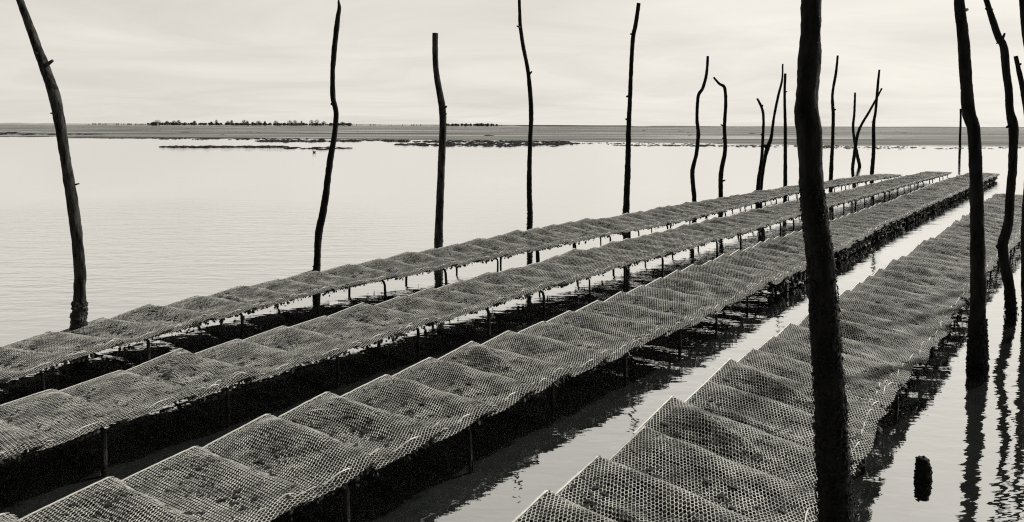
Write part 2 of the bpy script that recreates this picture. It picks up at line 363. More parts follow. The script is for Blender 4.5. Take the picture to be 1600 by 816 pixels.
reef('oyster_reef', [(900, 1130, 224.5, 2.0, 150, .02, .08), (960, 1130, 227, 1.6, 330, .02, .09), (1080, 1330, 228.4, 2.2, 420, .02, .09), (1280, 1440, 230.5, 2.6, 130, .02, .09), (1440, 1700, 231.8, 2.6, 150, .02, .11)], 4, 'scattered small dark clumps along the waterline at the right')
reef('oyster_reef', [(-60, 160, 210.5, 1.5, 520, .08, .24), (0, 30, 208.5, 2, 60, .08, .3)], 5, 'dark weedy edge of the mud spit at the far left')
reef('oyster_reef', [(120, 1600, 206, 14, 70, .12, .4)], 6, 'tiny dark clumps dotted over the mud flat')

# ------------------------------------------------------------------ racks and bags
BL, BW_, STEP = .98, .53, .452           # bag length across the row, width along it, spacing
NV = 14
def smooth(a, b, x):
    t = np.clip((x-a)/(b-a), 0, 1); return t*t*(3-2*t)
class Shape:
    def __init__(s, k):
        r = random.Random(900+k); s.r = r
        s.T = r.uniform(.055, .085); s.vp = r.uniform(.68, .84); s.a = math.log(.5)/math.log(s.vp)
        s.w = [(r.uniform(2, 9), r.uniform(2, 8), r.uniform(0, 6.28), r.uniform(.0015, .006)) for _ in range(5)]
        s.lump = [(r.uniform(14, 34), r.uniform(8, 18), r.uniform(0, 6.28), r.uniform(.001, .0042)) for _ in range(3)]
        s.rd = (r.uniform(.25, .5), r.uniform(-.7, .5), r.uniform(.07, .13), r.uniform(.3, .75), r.uniform(.2, .35), r.choice((0, .014, .022, .03, .034)))
        s.vl = (r.uniform(.3, .6), r.uniform(.55, .85), r.uniform(.12, .2), r.choice((0, .008, .018)))
        s.lift = r.uniform(.030, .060)
        s.sx = r.uniform(0, 6.28); s.gr = r.uniform(-.015, .015)
    def seam(s, v): return .012+s.lift*1.1*np.clip(v/.94, 0, 1)**.9*(1-.25*smooth(.93, 1.0, v))
    def mid(s, v): return .03*v
    def top(s, u, v):
        b = np.sin(np.pi*np.clip(v, 0, 1)**s.a)
        amp = s.T*(1-.9*np.clip((u-.12)/.85, 0, 1)**1.35); wn = 1-.95*smooth(.65, .93, u)
        z = s.mid(v)+amp*b
        q = np.sin(np.pi*np.clip(v, 0, 1))**.6
        for fu, fv, p, am in s.w: z = z+wn*am*q*np.sin(fu*u*2+fv*v*2+p)
        for fu, fv, p, am in s.lump: z = z+wn*am*q*np.sin(fu*u+3*np.sin(fv*v+p))*np.sin(fv*v+2*np.sin(fu*u*.4+p))
        v0, sl, wd, uc, uw, am = s.rd
        z = z+am*q*np.exp(-((v-(v0+sl*(u-.5)))/wd)**2)*np.exp(-((u-uc)/uw)**2)
        vv, uu, ww, am = s.vl
        z = z-am*q*np.exp(-((v-vv)/ww)**2-((u-uu)/ww)**2)
        k = smooth(0, .22, u); z = s.seam(v)*(1-k)+z*k
        z = z-.014*smooth(.93, 1.0, u)+.002*np.sin(v*19+s.sx)*smooth(.8, 1, u)
        return np.maximum(z, s.bot(u, v)+.004)
    def bot(s, u, v):
        z = s.mid(v)-.012*np.sin(np.pi*np.clip(v, 0, 1))*np.sin(np.pi*u)
        k = smooth(0, .14, u); z = (s.seam(v)-.004)*(1-k)+z*k
        return z-.016*smooth(.93, 1.0, u)
    def xy(s, u, v):
        wob = .010*np.sin(u*5+s.sx)*np.sin(np.pi*v)
        x = (u-.5)*BL+.012*np.sin(v*7+s.sx)*smooth(.7, 1, u)
        y = (v-.5)*BW_+wob+s.gr*(u-.5)*2
        return x, y
def lattice(sh, pu, pv, wd, fn, jit, seed):
    rs = np.random.RandomState(seed)
    nu = int(BL/pu); nvv = int(BW_*1.08/pv)
    A = {}; pts = []
    I, J = np.meshgrid(np.arange(nvv+1), np.arange(nu+1), indexing='ij')
    off = np.where(I % 2 == 0, 0, .5)
    U = np.clip((J+off)/(nu+.5), 0, 1)
    Va = np.clip((I+.0)/(nvv+.6), 0, 1); Vb = np.clip((I+.46)/(nvv+.6), 0, 1)
    U2 = U
    def P(U, V):
        x, y = sh.xy(U, V); z = fn(U, V); q = np.stack([x, y, z], -1)
        return q+rs.normal(0, jit, q.shape)
    a = P(U, Va); b = P(U2, Vb)
    n1 = (nvv+1)*(nu+1)
    pts = np.concatenate([a.reshape(-1, 3), b.reshape(-1, 3)])
    ida = np.arange(n1).reshape(nvv+1, nu+1); idb = ida+n1
    E = [np.stack([ida.ravel(), idb.ravel()], -1)]
    for i in range(nvv):
        if i % 2 == 0:
            E.append(np.stack([idb[i], ida[i+1]], -1)); E.append(np.stack([idb[i, 1:], ida[i+1, :-1]], -1))
        else:
            E.append(np.stack([idb[i], ida[i+1]], -1)); E.append(np.stack([idb[i, :-1], ida[i+1, 1:]], -1))
    E = np.concatenate(E)
    p0 = pts[E[:, 0]]; p1 = pts[E[:, 1]]
    d = p1-p0; ln = np.linalg.norm(d, axis=1, keepdims=True)+1e-9; d = d/ln
    up = np.array([0, 0, 1.0]); sd_ = np.cross(d, up); sd_ /= np.linalg.norm(sd_, axis=1, keepdims=True)+1e-9
    nm = np.cross(sd_, d)
    p0 = p0-d*wd*.25; p1 = p1+d*wd*.25
    w2 = wd*.5; h2 = wd*.17
    corners = [sd_*w2, nm*h2, -sd_*w2, -nm*h2]
    v = np.stack([p0+c for c in corners]+[p1+c for c in corners], 1).reshape(-1, 3)
    base = (np.arange(len(E))*8)[:, None]
    fs = []
    for k in range(4):
        k2 = (k+1) % 4; fs.append(base+np.array([[k, k2, k2+4, k+4]]))
    return v, np.stack(fs, 1).reshape(-1, 4)
net_me = []; strip_me = []; rod_me = []; oys_me = []; weed_me = []; shapes = []
for k in range(NV):
    sh = Shape(k); shapes.append(sh)
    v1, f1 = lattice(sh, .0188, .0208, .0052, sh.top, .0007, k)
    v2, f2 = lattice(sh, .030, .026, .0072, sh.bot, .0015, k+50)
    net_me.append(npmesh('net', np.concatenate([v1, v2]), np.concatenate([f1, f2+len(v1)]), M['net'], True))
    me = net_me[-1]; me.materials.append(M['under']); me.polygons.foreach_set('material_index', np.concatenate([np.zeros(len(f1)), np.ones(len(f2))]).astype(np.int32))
    fb = bmesh.new(); fb.from_mesh(me); me.materials.append(M['strip']); me.materials.append(M['weed']); rg = random.Random(k+300)
    spots = [(rg.random(), rg.random()) for _ in range(4)]
    for q in range(150):
        if q < 26: u_, v_, s_, mi = rg.uniform(.05, .95), rg.uniform(.05, .95), rg.uniform(.002, .0048), 2
        else:
            c_ = rg.choice(spots); u_, v_, s_, mi = min(.97, max(.03, c_[0]+rg.gauss(0, .07))), min(.97, max(.03, c_[1]+rg.gauss(0, .10))), rg.uniform(.003, .010), 3
        x, y = sh.xy(u_, v_); c = Vector((float(x), float(y), float(sh.top(u_, v_))+.001))
        vs = [fb.verts.new(c+Vector((math.cos(t_)*s_*rg.uniform(.6, 1.4), math.sin(t_)*s_*rg.uniform(.6, 1.4), rg.uniform(-.002, .002)))) for t_ in (0, 1.3, 2.5, 3.8, 5.1)]
        vs.append(fb.verts.new(c+Vector((0, 0, .0028))))
        for j in range(5): fb.faces.new((vs[j], vs[(j+1) % 5], vs[5])).material_index = mi
    fb.to_mesh(me); fb.free()
    # pale folded strip that seals the left end
    vv = []; ff = []
    n = 18; rg = random.Random(k)
    for i in range(n+1):
        v_ = i/n*.96+.01; x, y = sh.xy(0.0, v_); z = float(sh.seam(v_))+.004+rg.uniform(-.0012, .0012)
        vv += [(x-.010, y, z-.003), (x-.008, y, z+.003), (x+.002, y, z+.004), (x+.004, y, z-.003)]
    for i in range(n):
        for q in range(4): ff.append((i*4+q, i*4+(q+1) % 4, i*4+4+(q+1) % 4, i*4+4+q))
    ff += [(0, 1, 2, 3), (n*4+3, n*4+2, n*4+1, n*4)]
    strip_me.append(npmesh('end_strip', np.array([tuple(map(float, q)) for q in vv]), np.array(ff), M['strip']))
    # rod woven through the mouth of the bag near the right end
    def rod(u0, ph, r_, fr=3.6):
        pts = []; m_ = 48; zc0 = float(np.mean(sh.top(np.full(30, u0), np.linspace(.03, .97, 30))))
        for i in range(m_+1):
            v_ = -.03+1.06*i/m_; vc = min(max(v_, .01), .99); x, y = sh.xy(u0+.001*math.sin(i*.4+ph), v_); z = float(sh.top(u0, vc))
            pts.append((float(x), float(y), z-.004+.0125*math.sin(2*math.pi*v_*fr+ph+.8*math.sin(v_*5+ph*2))))
        return tube(pts, [r_]*len(pts), 5)
    ps = [rod(.935, sh.sx, .0034, (3.6, 2.2, 1.3, 3.0)[k % 4])]
    if k % 3 == 0: ps.append(rod(.90, sh.sx+2, .0030))
    if k % 7 == 1:                                       # loose end of a rubber tie hanging from the mouth
        x, y = sh.xy(.975, .3+.03*k); z = float(sh.top(.975, .3+.03*k)); x = float(x); y = float(y)
        ps.append(tube([(x-.02, y, z+.004), (x+.012, y+.01, z+.002), (x+.03, y+.016, z-.022), (x+.026, y+.03, z-.05), (x+.040, y+.04, z-.056)], [.0028]*5, 5))
    v, f = merge(*ps); me = D.meshes.new('closing_rod'); me.from_pydata([tuple(q) for q in v], [], f); me.materials.append(M['strip']); rod_me.append(me)
    # oysters inside
    ov = []; of = []
    rg = random.Random(k*7+1)
    for q in range(330):
        u_ = rg.uniform(.06, .92); v_ = rg.uniform(.06, .94); t_ = rg.random()**1.3
        x, y = sh.xy(u_, v_); zt = float(sh.top(u_, v_)); zb = float(sh.bot(u_, v_)); z = zb+.006+(zt-zb-.008)*t_*.80
        z = min(z, zt-.007)
        c = Vector((float(x), float(y), z)); a = rg.uniform(0, 6.28); l_ = rg.uniform(.022, .045); w_ = l_*rg.uniform(.45, .7)
        e1 = Vector((math.cos(a), math.sin(a), rg.uniform(-.25, .25))).normalized(); e2 = e1.cross(Vector((rg.uniform(-.3, .3), rg.uniform(-.3, .3), 1))).normalized(); e3 = e1.cross(e2)
        n0 = len(ov); m_ = 7
        for i in range(m_):
            th = 6.283*i/m_; rr = rg.uniform(.8, 1.15)
            ov.append(c+e1*l_*math.cos(th)*rr+e2*w_*math.sin(th)*rr+e3*rg.uniform(-.002, .002))
        ov.append(c+e3*.009); ov.append(c-e3*.007)
        for i in range(m_): of.append((n0+i, n0+(i+1) % m_, n0+m_)); of.append((n0+(i+1) % m_, n0+i, n0+m_+1))
    gu, gv = 30, 16; n0 = len(ov)                      # the packed lower layer of shells
    for a_ in range(gu+1):
        for b_ in range(gv+1):
            u_ = .005+.985*a_/gu; v_ = .005+.99*b_/gv; x, y = sh.xy(u_, v_); zt = float(sh.top(u_, v_)); zb = float(sh.bot(u_, v_))
            ov.append((float(x)+rg.uniform(-.006, .006), float(y)+rg.uniform(-.006, .006), zb+.0008+max(0, min(rg.uniform(.004, .03), (zt-zb)*.4-.0008))))
    for a_ in range(gu):
        for b_ in range(gv):
            p_ = n0+a_*(gv+1)+b_; of.append((p_, p_+gv+1, p_+gv+2)); of.append((p_, p_+gv+2, p_+1))
    me = D.meshes.new('oysters'); me.from_pydata([tuple(q) for q in ov], [], of); me.materials.append(M['oyster']); oys_me.append(me)
    # ragged weed hanging from the right edge
    wv = []; wf = []
    cl = [rg.random() for _ in range(2)]
    for q in range((40, 60, 200)[k % 3]):
        v_ = rg.random() if q < 40 else min(1, max(0, rg.choice(cl)+rg.gauss(0, .06))); u_ = rg.choice((rg.uniform(.93, 1.0), rg.uniform(.97, 1.0))); x, y = sh.xy(u_, v_); z = float(sh.bot(u_, v_))+.004
        c = Vector((float(x)+rg.uniform(-.012, .016), float(y), z)); l_ = rg.uniform(.008, .024) if q < 40 else rg.uniform(.012, .042)
        d = Vector((rg.uniform(-.5, .6), rg.uniform(-.7, .7), -rg.uniform(.2, 1))).normalized()*l_
        s_ = Vector((rg.uniform(-1, 1), rg.uniform(-1, 1), rg.uniform(-.3, .3))).normalized()*rg.uniform(.003, .011)
        n0 = len(wv); wv += [c-s_, c+s_, c+d*.6+s_*1.3, c+d, c+d*.6-s_*1.2]; wf.append((n0, n0+1, n0+2, n0+3, n0+4))
    me = D.meshes.new('seaweed_fringe'); me.from_pydata([tuple(q) for q in wv], [], wf); me.materials.append(M['weed']); weed_me.append(me)

rows_px = {
1: ([(30,525),(250,480),(500,425),(690,380),(830,354),(1000,328),(1240,290),(1405,270)],
    [(0,600),(60,576),(190,535),(330,500),(430,472),(560,445),(680,422),(800,399),(937,370),(1040,353),(1143,327),(1250,300),(1410,274)]),
2: ([(29,616),(148,587),(238,569),(323,548),(390,526),(529,485),(638,458),(721,434),(795,417),(972,373),(1109,341),(1425,275),(1489,268)],
    [(43,708),(173,663),(278,625),(381,598),(482,568),(613,528),(716,492),(879,445),(992,411),(1178,360),(1289,325),(1384,299),(1489,270)]),
3: ([(117,755),(256,719),(363,682),(467,642),(550,605),(629,576),(698,551),(754,528),(806,515),(851,497),(899,484),(986,450),(1083,415),(1198,373),(1246,362),(1373,321),(1457,286),(1506,272)],
    [(467,797),(557,750),(669,690),(750,658),(821,618),(898,584),(1004,540),(1100,499),(1175,457),(1246,426),(1307,396),(1384,352),(1488,306),(1564,272)]),
4: ([(798,811),(861,757),(926,706),(995,658),(1040,627),(1094,605),(1132,575),(1168,549),(1197,528),(1269,488),(1353,436),(1414,399),(1470,362),(1506,329),(1577,295)],
    [(1282,800),(1343,716),(1393,632),(1424,585),(1464,535),(1496,486),(1537,433),(1575,393),(1600,370)])}
row_words = {1: 'farthest left row', 2: 'second row from the left', 3: 'middle row, third from the left', 4: 'right-hand row beside the tall near pole'}
row_short = {1: 'farthest left row', 2: 'second row from left', 3: 'third row from left', 4: 'right-hand row'}
row_short = {1: 'farthest left row', 2: 'second row from left', 3: 'third row from left', 4: 'right-hand row'}
def ordinal(n): return {1: 'first', 2: 'second', 3: 'third', 4: 'fourth', 5: 'fifth', 6: 'sixth', 7: 'seventh', 8: 'eighth', 9: 'ninth', 10: 'tenth', 11: 'eleventh', 12: 'twelfth'}[n]
ZRS = {1: ([400, 800], [.195, .245]), 2: ([550, 950], [.21, .255]), 3: ([900, 1250], [.228, .195]), 4: ([0, 1], [.20, .20])}   # bar height above the water along each row
def resample(P, step, s0=0):
    out = []; acc = s0; i = 0; tot = [0]
    for a, b in zip(P, P[1:]): tot.append(tot[-1]+(b-a).length)
    s = s0
    while s <= tot[-1]:
        j = max(0, min(len(P)-2, next((q for q in range(len(tot)) if tot[q] > s), len(tot)-1)-1))
        t = (s-tot[j])/(tot[j+1]-tot[j]); out.append(P[j].lerp(P[j+1], t)); s += step
    return out
bag_count = 0; rackinfo = {}
words = 'first second third fourth fifth sixth seventh eighth ninth tenth eleventh twelfth thirteenth fourteenth fifteenth sixteenth'.split()
anchors = [(497, 'crooked second stake'), (687, 'flat-topped third stake'), (827, 'kinked fourth stake'), (980, 'blunt-topped fifth stake'), (1086, 'wavy thin stake'), (1128, 'stake with bent tip'), (1188, 'close pair of stakes'), (1227, 'straight slim stake'), (1300, 'tall near pole'), (1364, 'slim stake at far rack end'), (1525, 'tall right pole'), (1578, 'twisted pole')]
for r, (LP, RP) in rows_px.items():
    zr_at = lambda px: float(np.interp(px, *ZRS[r]))
    P = [at_z(a, b, zr_at(a)) for a, b in RP]
    d0 = (P[3]-P[0]); d0.z = 0; d0.normalize(); P.insert(0, P[0]-d0*1.5)
    if r == 4:
        d1 = Vector((math.sin(rad(37)), math.cos(rad(37)), 0)); d0 = Vector((math.sin(rad(34)), math.cos(rad(34)), 0)); P[0] = P[1]-d0*1.5; P.append(P[-1]+d1*3.5); P.append(P[-1]+d1*5.0)
    # smooth the line of the rack
    Q = resample(P, .15)
    for _ in range(60): Q = [Q[0]]+[(Q[i-1]+Q[i]*2+Q[i+1])/4 for i in range(1, len(Q)-1)]+[Q[-1]]
    R_ = resample(Q, STEP)
    n = len(R_); zl = []; ZRa = [p.z for p in R_]; R_ = [Vector((p.x, p.y, 0)) for p in R_]
    lx = [a for a, b in LP]; ly = [b for a, b in LP]
    frames = []
    for i in range(n):
        d = (R_[min(i+3, n-1)]-R_[max(i-3, 0)]).normalized(); per = Vector((-d.y, d.x, 0))
        ZR = ZRa[i]; lo, hi = ZR-.01, ZR+.19
        Lp = R_[i]+per*(BL*.98)
        for _ in range(24):
            m_ = (lo+hi)/2; q = proj((Lp.x, Lp.y, m_)); yy = float(np.interp(q[0], lx, ly))
            if q[1] > yy: lo = m_
            else: hi = m_
        q = proj((Lp.x, Lp.y, .27)); ok = lx[0] < q[0] < lx[-1]
        zl.append((lo+hi)/2 if ok else None); frames.append((R_[i], d, per))
    known = [(i, z) for i, z in enumerate(zl) if z is not None]
    zl = np.interp(range(n), [a for a, b in known], [b for a, b in known])
    zs = np.convolve(np.pad(zl, 6, mode='edge'), np.ones(13)/13, 'valid')
    zs = np.clip(zs-.072, np.array(ZRa)-.065, np.array(ZRa)+.08)
    rackinfo[r] = (frames, zs)
    vis = [i for i, (R0, d, per) in enumerate(frames) if (lambda q: -15 < q[0] < 1612 and 0 < q[1] < 825)(proj(R0+per*.45+d*.1+Vector((0, 0, .05))))]
    first = vis[0]; last = vis[-1]
    rr = random.Random(40+r)
    ctr = lambda q: proj(frames[q][0]+frames[q][2]*.45+Vector((0, 0, .06)))[0]
    for i, (R0, d, per) in enumerate(frames):
        k = rr.randrange(NV); zL = zs[i]; ZR = ZRa[i]
        c = R0+per*(BL*.5)+per*rr.uniform(-.022, .022); c.z = (ZR+zL)/2+.0
        X = Vector((-per.x, -per.y, (ZR-zL)/BL)).normalized(); a = rr.gauss(0, .032)
        Y = d.copy(); Y = (Y+X*a); Y.z += rr.uniform(-.01, .025); Y = (Y-X*Y.dot(X)).normalized(); Z = X.cross(Y)
        t = empty('oyster_bag'); mw = Matrix((( X.x, Y.x, Z.x, c.x), (X.y, Y.y, Z.y, c.y), (X.z, Y.z, Z.z, c.z), (0, 0, 0, 1)))
        t.matrix_world = mw; sc = rr.uniform(.96, 1.04); t.scale = (rr.uniform(.985, 1.02), 1, rr.uniform(.7, 1.12))
        inst('net', net_me[k], t); inst('end_strip', strip_me[k], t)
        inst('closing_rod', rod_me[k], t); inst('oysters', oys_me[k], t, 'stuff')
        inst('seaweed_fringe', weed_me[rr.randrange(NV)], t, 'stuff')
        m_ = i-first+1; e_ = last-i+1
        if 1 <= m_ <= 12: lab = f'mesh oyster bag, {ordinal(m_)} from the near end of the {row_short[r]}'
        elif 1 <= e_ <= 4 and r != 4: lab = f'tiny mesh oyster bag, {ordinal(e_)} from the far end of the {row_short[r]}'
        elif m_ < 1: lab = f'mesh oyster bag at the cropped near end of the {row_short[r]}'
        elif R0.y < 24 and [a for a in anchors if a[0] < ctr(i)]:
            an = [a for a in anchors if a[0] < ctr(i)][-1]
            o_ = sum(1 for q in range(first+12, i) if an[0] < ctr(q))
            lab = f'{words[o_]} bag right of the {an[1]}, {row_short[r]}' if o_ < 16 else f'small distant mesh oyster bag in the far stretch of the {row_short[r]}'
        elif m_ < 28: lab = f'mesh oyster bag in the middle stretch of the {row_short[r]}'
        else: lab = f'small distant mesh oyster bag in the far stretch of the {row_short[r]}'
        tag(t, lab, 'oyster bag', 'mesh oyster bags laid across the racks'); bag_count += 1
    # racks: 3 m long rebar tables
    L_ = 6; nr = 0; i = 0
    starts = list(range(0, n-2, L_)); base_i = None
    for si, s in enumerate(starts):
        e = min(s+L_-1, n-1)
        if e <= s: continue
        (R0, d0_, per0) = frames[s]; (R1, d1_, per1) = frames[e]
        root = R0+per0*(BL*.5); root = Vector((root.x, root.y, 0)); t = empty('oyster_rack', root)
        def node(idx, across, dz=0.0):
            Rq, dq, pq = frames[idx]; f_ = across; z = ZRa[idx]*(1-f_)+zs[idx]*f_-.028+dz
            q = Rq+pq*(BL*f_); return Vector((q.x, q.y, z))-root
        for f_ in (.16, .84):
            pts = [node(q, f_) for q in range(s, e+1)]; pts[0] = pts[0]-d0_*.04; pts.append(pts[-1]+d1_*(STEP*.7))
            v, fc = tube(pts, [.0095]*len(pts), 6); link('side_rail', v, fc, M['steel'], t)
        pr = random.Random(r*100+s)
        wv = []; wf = []
        heavy = r == 3 and R0.y > 8.5
        for q in range(460 if heavy else 300):
            tt = pr.random()*(e-s)
            if noise.noise(Vector((s*3+tt*1.7, r*9, 0))) < (-.3 if heavy else -.05) and pr.random() < .8: continue
            idx = min(int(tt), e-s-1)+s; fr = tt-(idx-s); f_ = pr.choice((.04, .06, .08, .14, .88)); c = node(idx, f_).lerp(node(idx+1, f_), fr)
            sz = pr.uniform(.004, .013)*(1 if pr.random() < .9 else 1.7); c += Vector((pr.uniform(-.02, .02), pr.uniform(-.02, .02), pr.uniform(-.13, .012) if heavy else -abs(pr.gauss(0, .016))+.012))
            if heavy: sz *= 2.2
            bv, bf = blob(tuple(c), sz, pr.uniform(.6, 1.5), pr, 3, 5); n0 = len(wv); wv += bv; wf += [tuple(j+n0 for j in g_) for g_ in bf]
        o = link('seaweed_clumps', wv, wf, M['weed'], t); o['kind'] = 'stuff'
        nleg = 3
        for q in range(nleg):
            tt = (q+.12)/(nleg-.5)*(e-s)+pr.uniform(-.12, .12); idx = min(int(max(tt, 0)), e-s-1)+s; fr = max(tt, 0)-(idx-s)
            hi = .88+pr.uniform(-.03, .05); lo_ = .12-pr.uniform(-.03, .05)
            A = node(idx, lo_).lerp(node(idx+1, lo_), fr); B = node(idx, hi).lerp(node(idx+1, hi), fr)
            lean = d0_*pr.uniform(-.03, .03); bend = (B-A).normalized()
            def leg(p, inward):
                pts = [p+inward*.10+Vector((0, 0, -.012)), p+inward*.045+Vector((0, 0, -.014)), p+inward*.012+Vector((0, 0, -.03)), p+Vector((0, 0, -.065))+lean*.3]
                pts.append(Vector((p.x, p.y, -.24))+lean-inward*pr.uniform(0, .02)); return pts
            rl = pr.uniform(.010, .015)
            v, fc = tube(leg(A, bend), [rl*.9, rl, rl, rl*1.1, rl*1.25], 7, lambda i_, k_, p_: 1+.25*noise.noise(p_*60)); link('leg', v, fc, M['steel'], t)
            v, fc = tube(leg(B, -bend), [rl*.9, rl, rl, rl*1.1, rl*1.25], 7, lambda i_, k_, p_: 1+.25*noise.noise(p_*60)); link('leg', v, fc, M['steel'], t)
            v, fc = tube([A+bend*.09+Vector((0, 0, -.012)), B-bend*.09+Vector((0, 0, -.012))], [.009, .009], 6); link('cross_bar', v, fc, M['steel'], t)
        pv_ = [q for q in range(s, e+1) if first <= q <= last]
        if pv_:
            nr += 1
            if nr <= 12 and e < last-4: lab = f'low rusty steel rack section, {ordinal(nr)} from the near end, under the {row_short[r]}'
            elif e >= last-4 and r != 4: lab = f'last low steel rack section at the far end of the {row_short[r]}'
            else: lab = f'low steel rack section further along under the {row_short[r]}'
        else: lab = f'low steel rack section just outside the view under the {row_short[r]}'
        tag(t, lab, 'rack', 'steel racks that carry the oyster bags')
print('bags', bag_count)

# ------------------------------------------------------------------ poles
def catmull(P, n):
    out = []
    for i in range(len(P)-1):
        p0 = P[max(i-1, 0)]; p1 = P[i]; p2 = P[i+1]; p3 = P[min(i+2, len(P)-1)]
        for k in range(n):
            t = k/n; out.append(tuple(.5*((2*b)+(-a+c)*t+(2*a-5*b+4*c-d)*t*t+(-a+3*b-3*c+d)*t**3) for a, b, c, d in zip(p0, p1, p2, p3)))
    out.append(tuple(P[-1])); return out
def pole(pts, cy, label, seed, m='bark', rough=.10, stubs=(), crust=0, crust_h=.5, top_extra=0, name='wooden_stake', cat='stake', group='wooden stakes planted along the racks', step=.03, csize=.012):
    """pts: (px, py, width px) from top to waterline; cy: waterline row in the photograph"""
    bx = pts[-1][0]; foot = at_z(bx, cy, 0); Y0 = foot.y; rg = random.Random(seed)
    ctrl = []
    for i, (px, py, wpx) in enumerate(pts):
        hgt = at_y(px, py, Y0).z
        Y = Y0+.07*hgt*noise.noise(Vector((seed*3.1, hgt*.9, 0)))*min(1, hgt)
        p = at_y(px, py, Y); ctrl.append((p.x, p.y, p.z, wpx*Y/FPX*.5))
    if top_extra:
        a = Vector(ctrl[0][:3]); b = Vector(ctrl[1][:3]); e = a+(a-b).normalized()*top_extra; ctrl.insert(0, (e.x, e.y, e.z, ctrl[0][3]*.9))
    lb = ctrl[-1]
    ctrl.append((lb[0]+.01, lb[1], -.30, lb[3]*1.02))
    if lb[2] < .02: pass
    cc = catmull(ctrl, 10)
    # even resampling
    P = [Vector(c[:3])-foot for c in cc]; RR = [c[3] for c in cc]
    tot = [0]
    for a, b in zip(P, P[1:]): tot.append(tot[-1]+(b-a).length)
    st = max(step, min(RR)*.5); m_ = max(12, int(tot[-1]/st)); ss = np.linspace(0, tot[-1], m_)
    xs = [np.interp(ss, tot, [p[k] for p in P]) for k in range(3)]; rr = np.interp(ss, tot, RR)
    PP = [Vector((xs[0][i], xs[1][i], xs[2][i])) for i in range(m_)]
    sides = 20 if Y0 < 8 else 12
    def jit(i, k, p):
        th = 2*math.pi*k/sides; c = Vector((math.cos(th)*1.3, math.sin(th)*1.3, p.z*7+seed*9))
        low = max(0, 1-p.z/max(crust_h, .01)) if crust else 0
        return 1+rough*(noise.noise(c)+.6*noise.noise(c*2.7)+.45*noise.noise(Vector((c.x*5, c.y*5, p.z*60))))+.18*low*noise.noise(Vector((c.x*3, c.y*3, p.z*30)))
    parts = [tube(PP, list(rr), sides, jit)]
    for (px, py, dxp, dyp, wp) in stubs:
        a = at_y(px, py, Y0)-foot; b = at_y(px+dxp, py+dyp, Y0+rg.uniform(-.02, .02))-foot
        i = min(range(m_), key=lambda q: (PP[q]-a).length); a = PP[i]; r0 = wp*Y0/FPX*.5
        parts.append(tube([a, a.lerp(b, .6)+Vector((0, 0, r0*.1)), b], [r0*1.25, r0, r0*.75], 8, lambda i_, k_, p_: 1+.12*noise.noise(p_*40)))
    v, f = merge(*parts)
    t = empty(name, foot); tr = link('trunk', v, f, M[m], t, smooth=True)
    if crust:
        cv = []; cf = []
        for q in range(crust):
            h = crust_h*rg.random()**1.5-.03; i = min(range(m_), key=lambda z: abs(PP[z].z-h)); th = rg.uniform(0, 6.283)
            nrm = Vector((math.cos(th), math.sin(th), rg.uniform(-.3, .3))); c = PP[i]+nrm*rr[i]*rg.uniform(.95, 1.0+.22*max(0, 1-h/crust_h)); c.z = h
            s_ = rg.uniform(.4, 1.4)*csize; tip = c+nrm*s_*rg.uniform(.25, .8)+Vector((0, 0, rg.uniform(-.6, .6)*s_))
            e1 = Vector((-nrm.y, nrm.x, rg.uniform(-.5, .5))).normalized()*s_; e2 = nrm.cross(e1).normalized()*s_
            n0 = len(cv); cv += [c+e1, c+e2*rg.uniform(.7, 1.3), c-e1, c-e2*rg.uniform(.7, 1.3), tip]
            cf += [(n0+j, n0+(j+1) % 4, n0+4) for j in range(4)]
        o = link('barnacle_crust', cv, cf, M['crust_pale' if m == 'bark_dry' else 'crust'], t); o['kind'] = 'stuff'
    tag(t, label, cat, group); return t

# far left, thick, leaning, dry on its lit side
pole([(26,-14,10),(45,38,11.5),(66,95,14),(85,150,16),(93,190,16),(101,240,14.5),(109,290,15.5),(117,345,16.5),(122,390,16),(125,430,17),(124,480,18),(122,538,20)], 540,
     'thick leaning stake at the far left, weathered grey bark, shells round its foot', 1, 'bark_dry', .14,
     [(76,98,6,-3,6),(117,292,7,-5,3),(86,180,-7,-3,3),(60,80,-6,3,4)], 900, .42, csize=.024, top_extra=.5)
pole([(529,2,3),(530,14,6),(527,35,7.5),(523,70,8),(520,110,7.5),(520,150,8),(525,176,8),(522,215,8.5),(516,250,9.5),(511,290,10),(505,330,11),(498,365,12),(496,395,11),(494,450,12)], 452,
     'crooked dark stake that bends right at the top, second from the left', 2, 'bark', .16, [(530,8,-1,-9,3),(521,165,-4,-3,5)], 160, .35)
pole([(680,52,9),(680,80,9),(681,108,9),(686,140,10),(691,168,11),(692,200,11),(690,250,11.5),(688,300,12),(686,350,13),(685,400,14)], 401,
     'straight thick stake with a flat sawn top, third from the left', 3, 'bark_dry', .08, [(692,172,6,-6,4),(692,178,6,0,3)], 160, .35)
pole([(811,-12,5),(812,20,5),(813,42,6),(818,75,6),(824,105,6),(828,140,7),(830,180,7),(828,230,7),(827,290,8),(828,340,9),(827,366,9)], 368,
     'slim dark stake kinked near the top, fourth from the left', 4, 'bark', .14, [(829,118,2,-6,3),(812,40,-4,1,3)], 150, .5, top_extra=.25)
pole([(998,5,6),(993,40,6.5),(989,60,6.5),(986,110,6.5),(984,160,7),(982,210,8),(981,260,9),(979,310,10),(978,345,11)], 346,
     'straight dark stake with a blunt top, fifth from the left', 5, 'bark', .12, [(984,152,-5,-1,4),(980,187,-3,-1,3),(990,55,-5,-2,3)], 130, .5)
pole([(1106,88,4),(1104,115,4.5),(1098,138,5),(1091,151,5),(1089,185,5),(1091,209,6),(1088,240,6),(1082,268,7),(1084,300,7),(1086,331,7)], 331,
     'wavy thin stake left of the pair with a broken top', 6, 'bark', .13, [(1091,209,3,-2,3),(1083,268,-3,-1,4)], 40, .3)
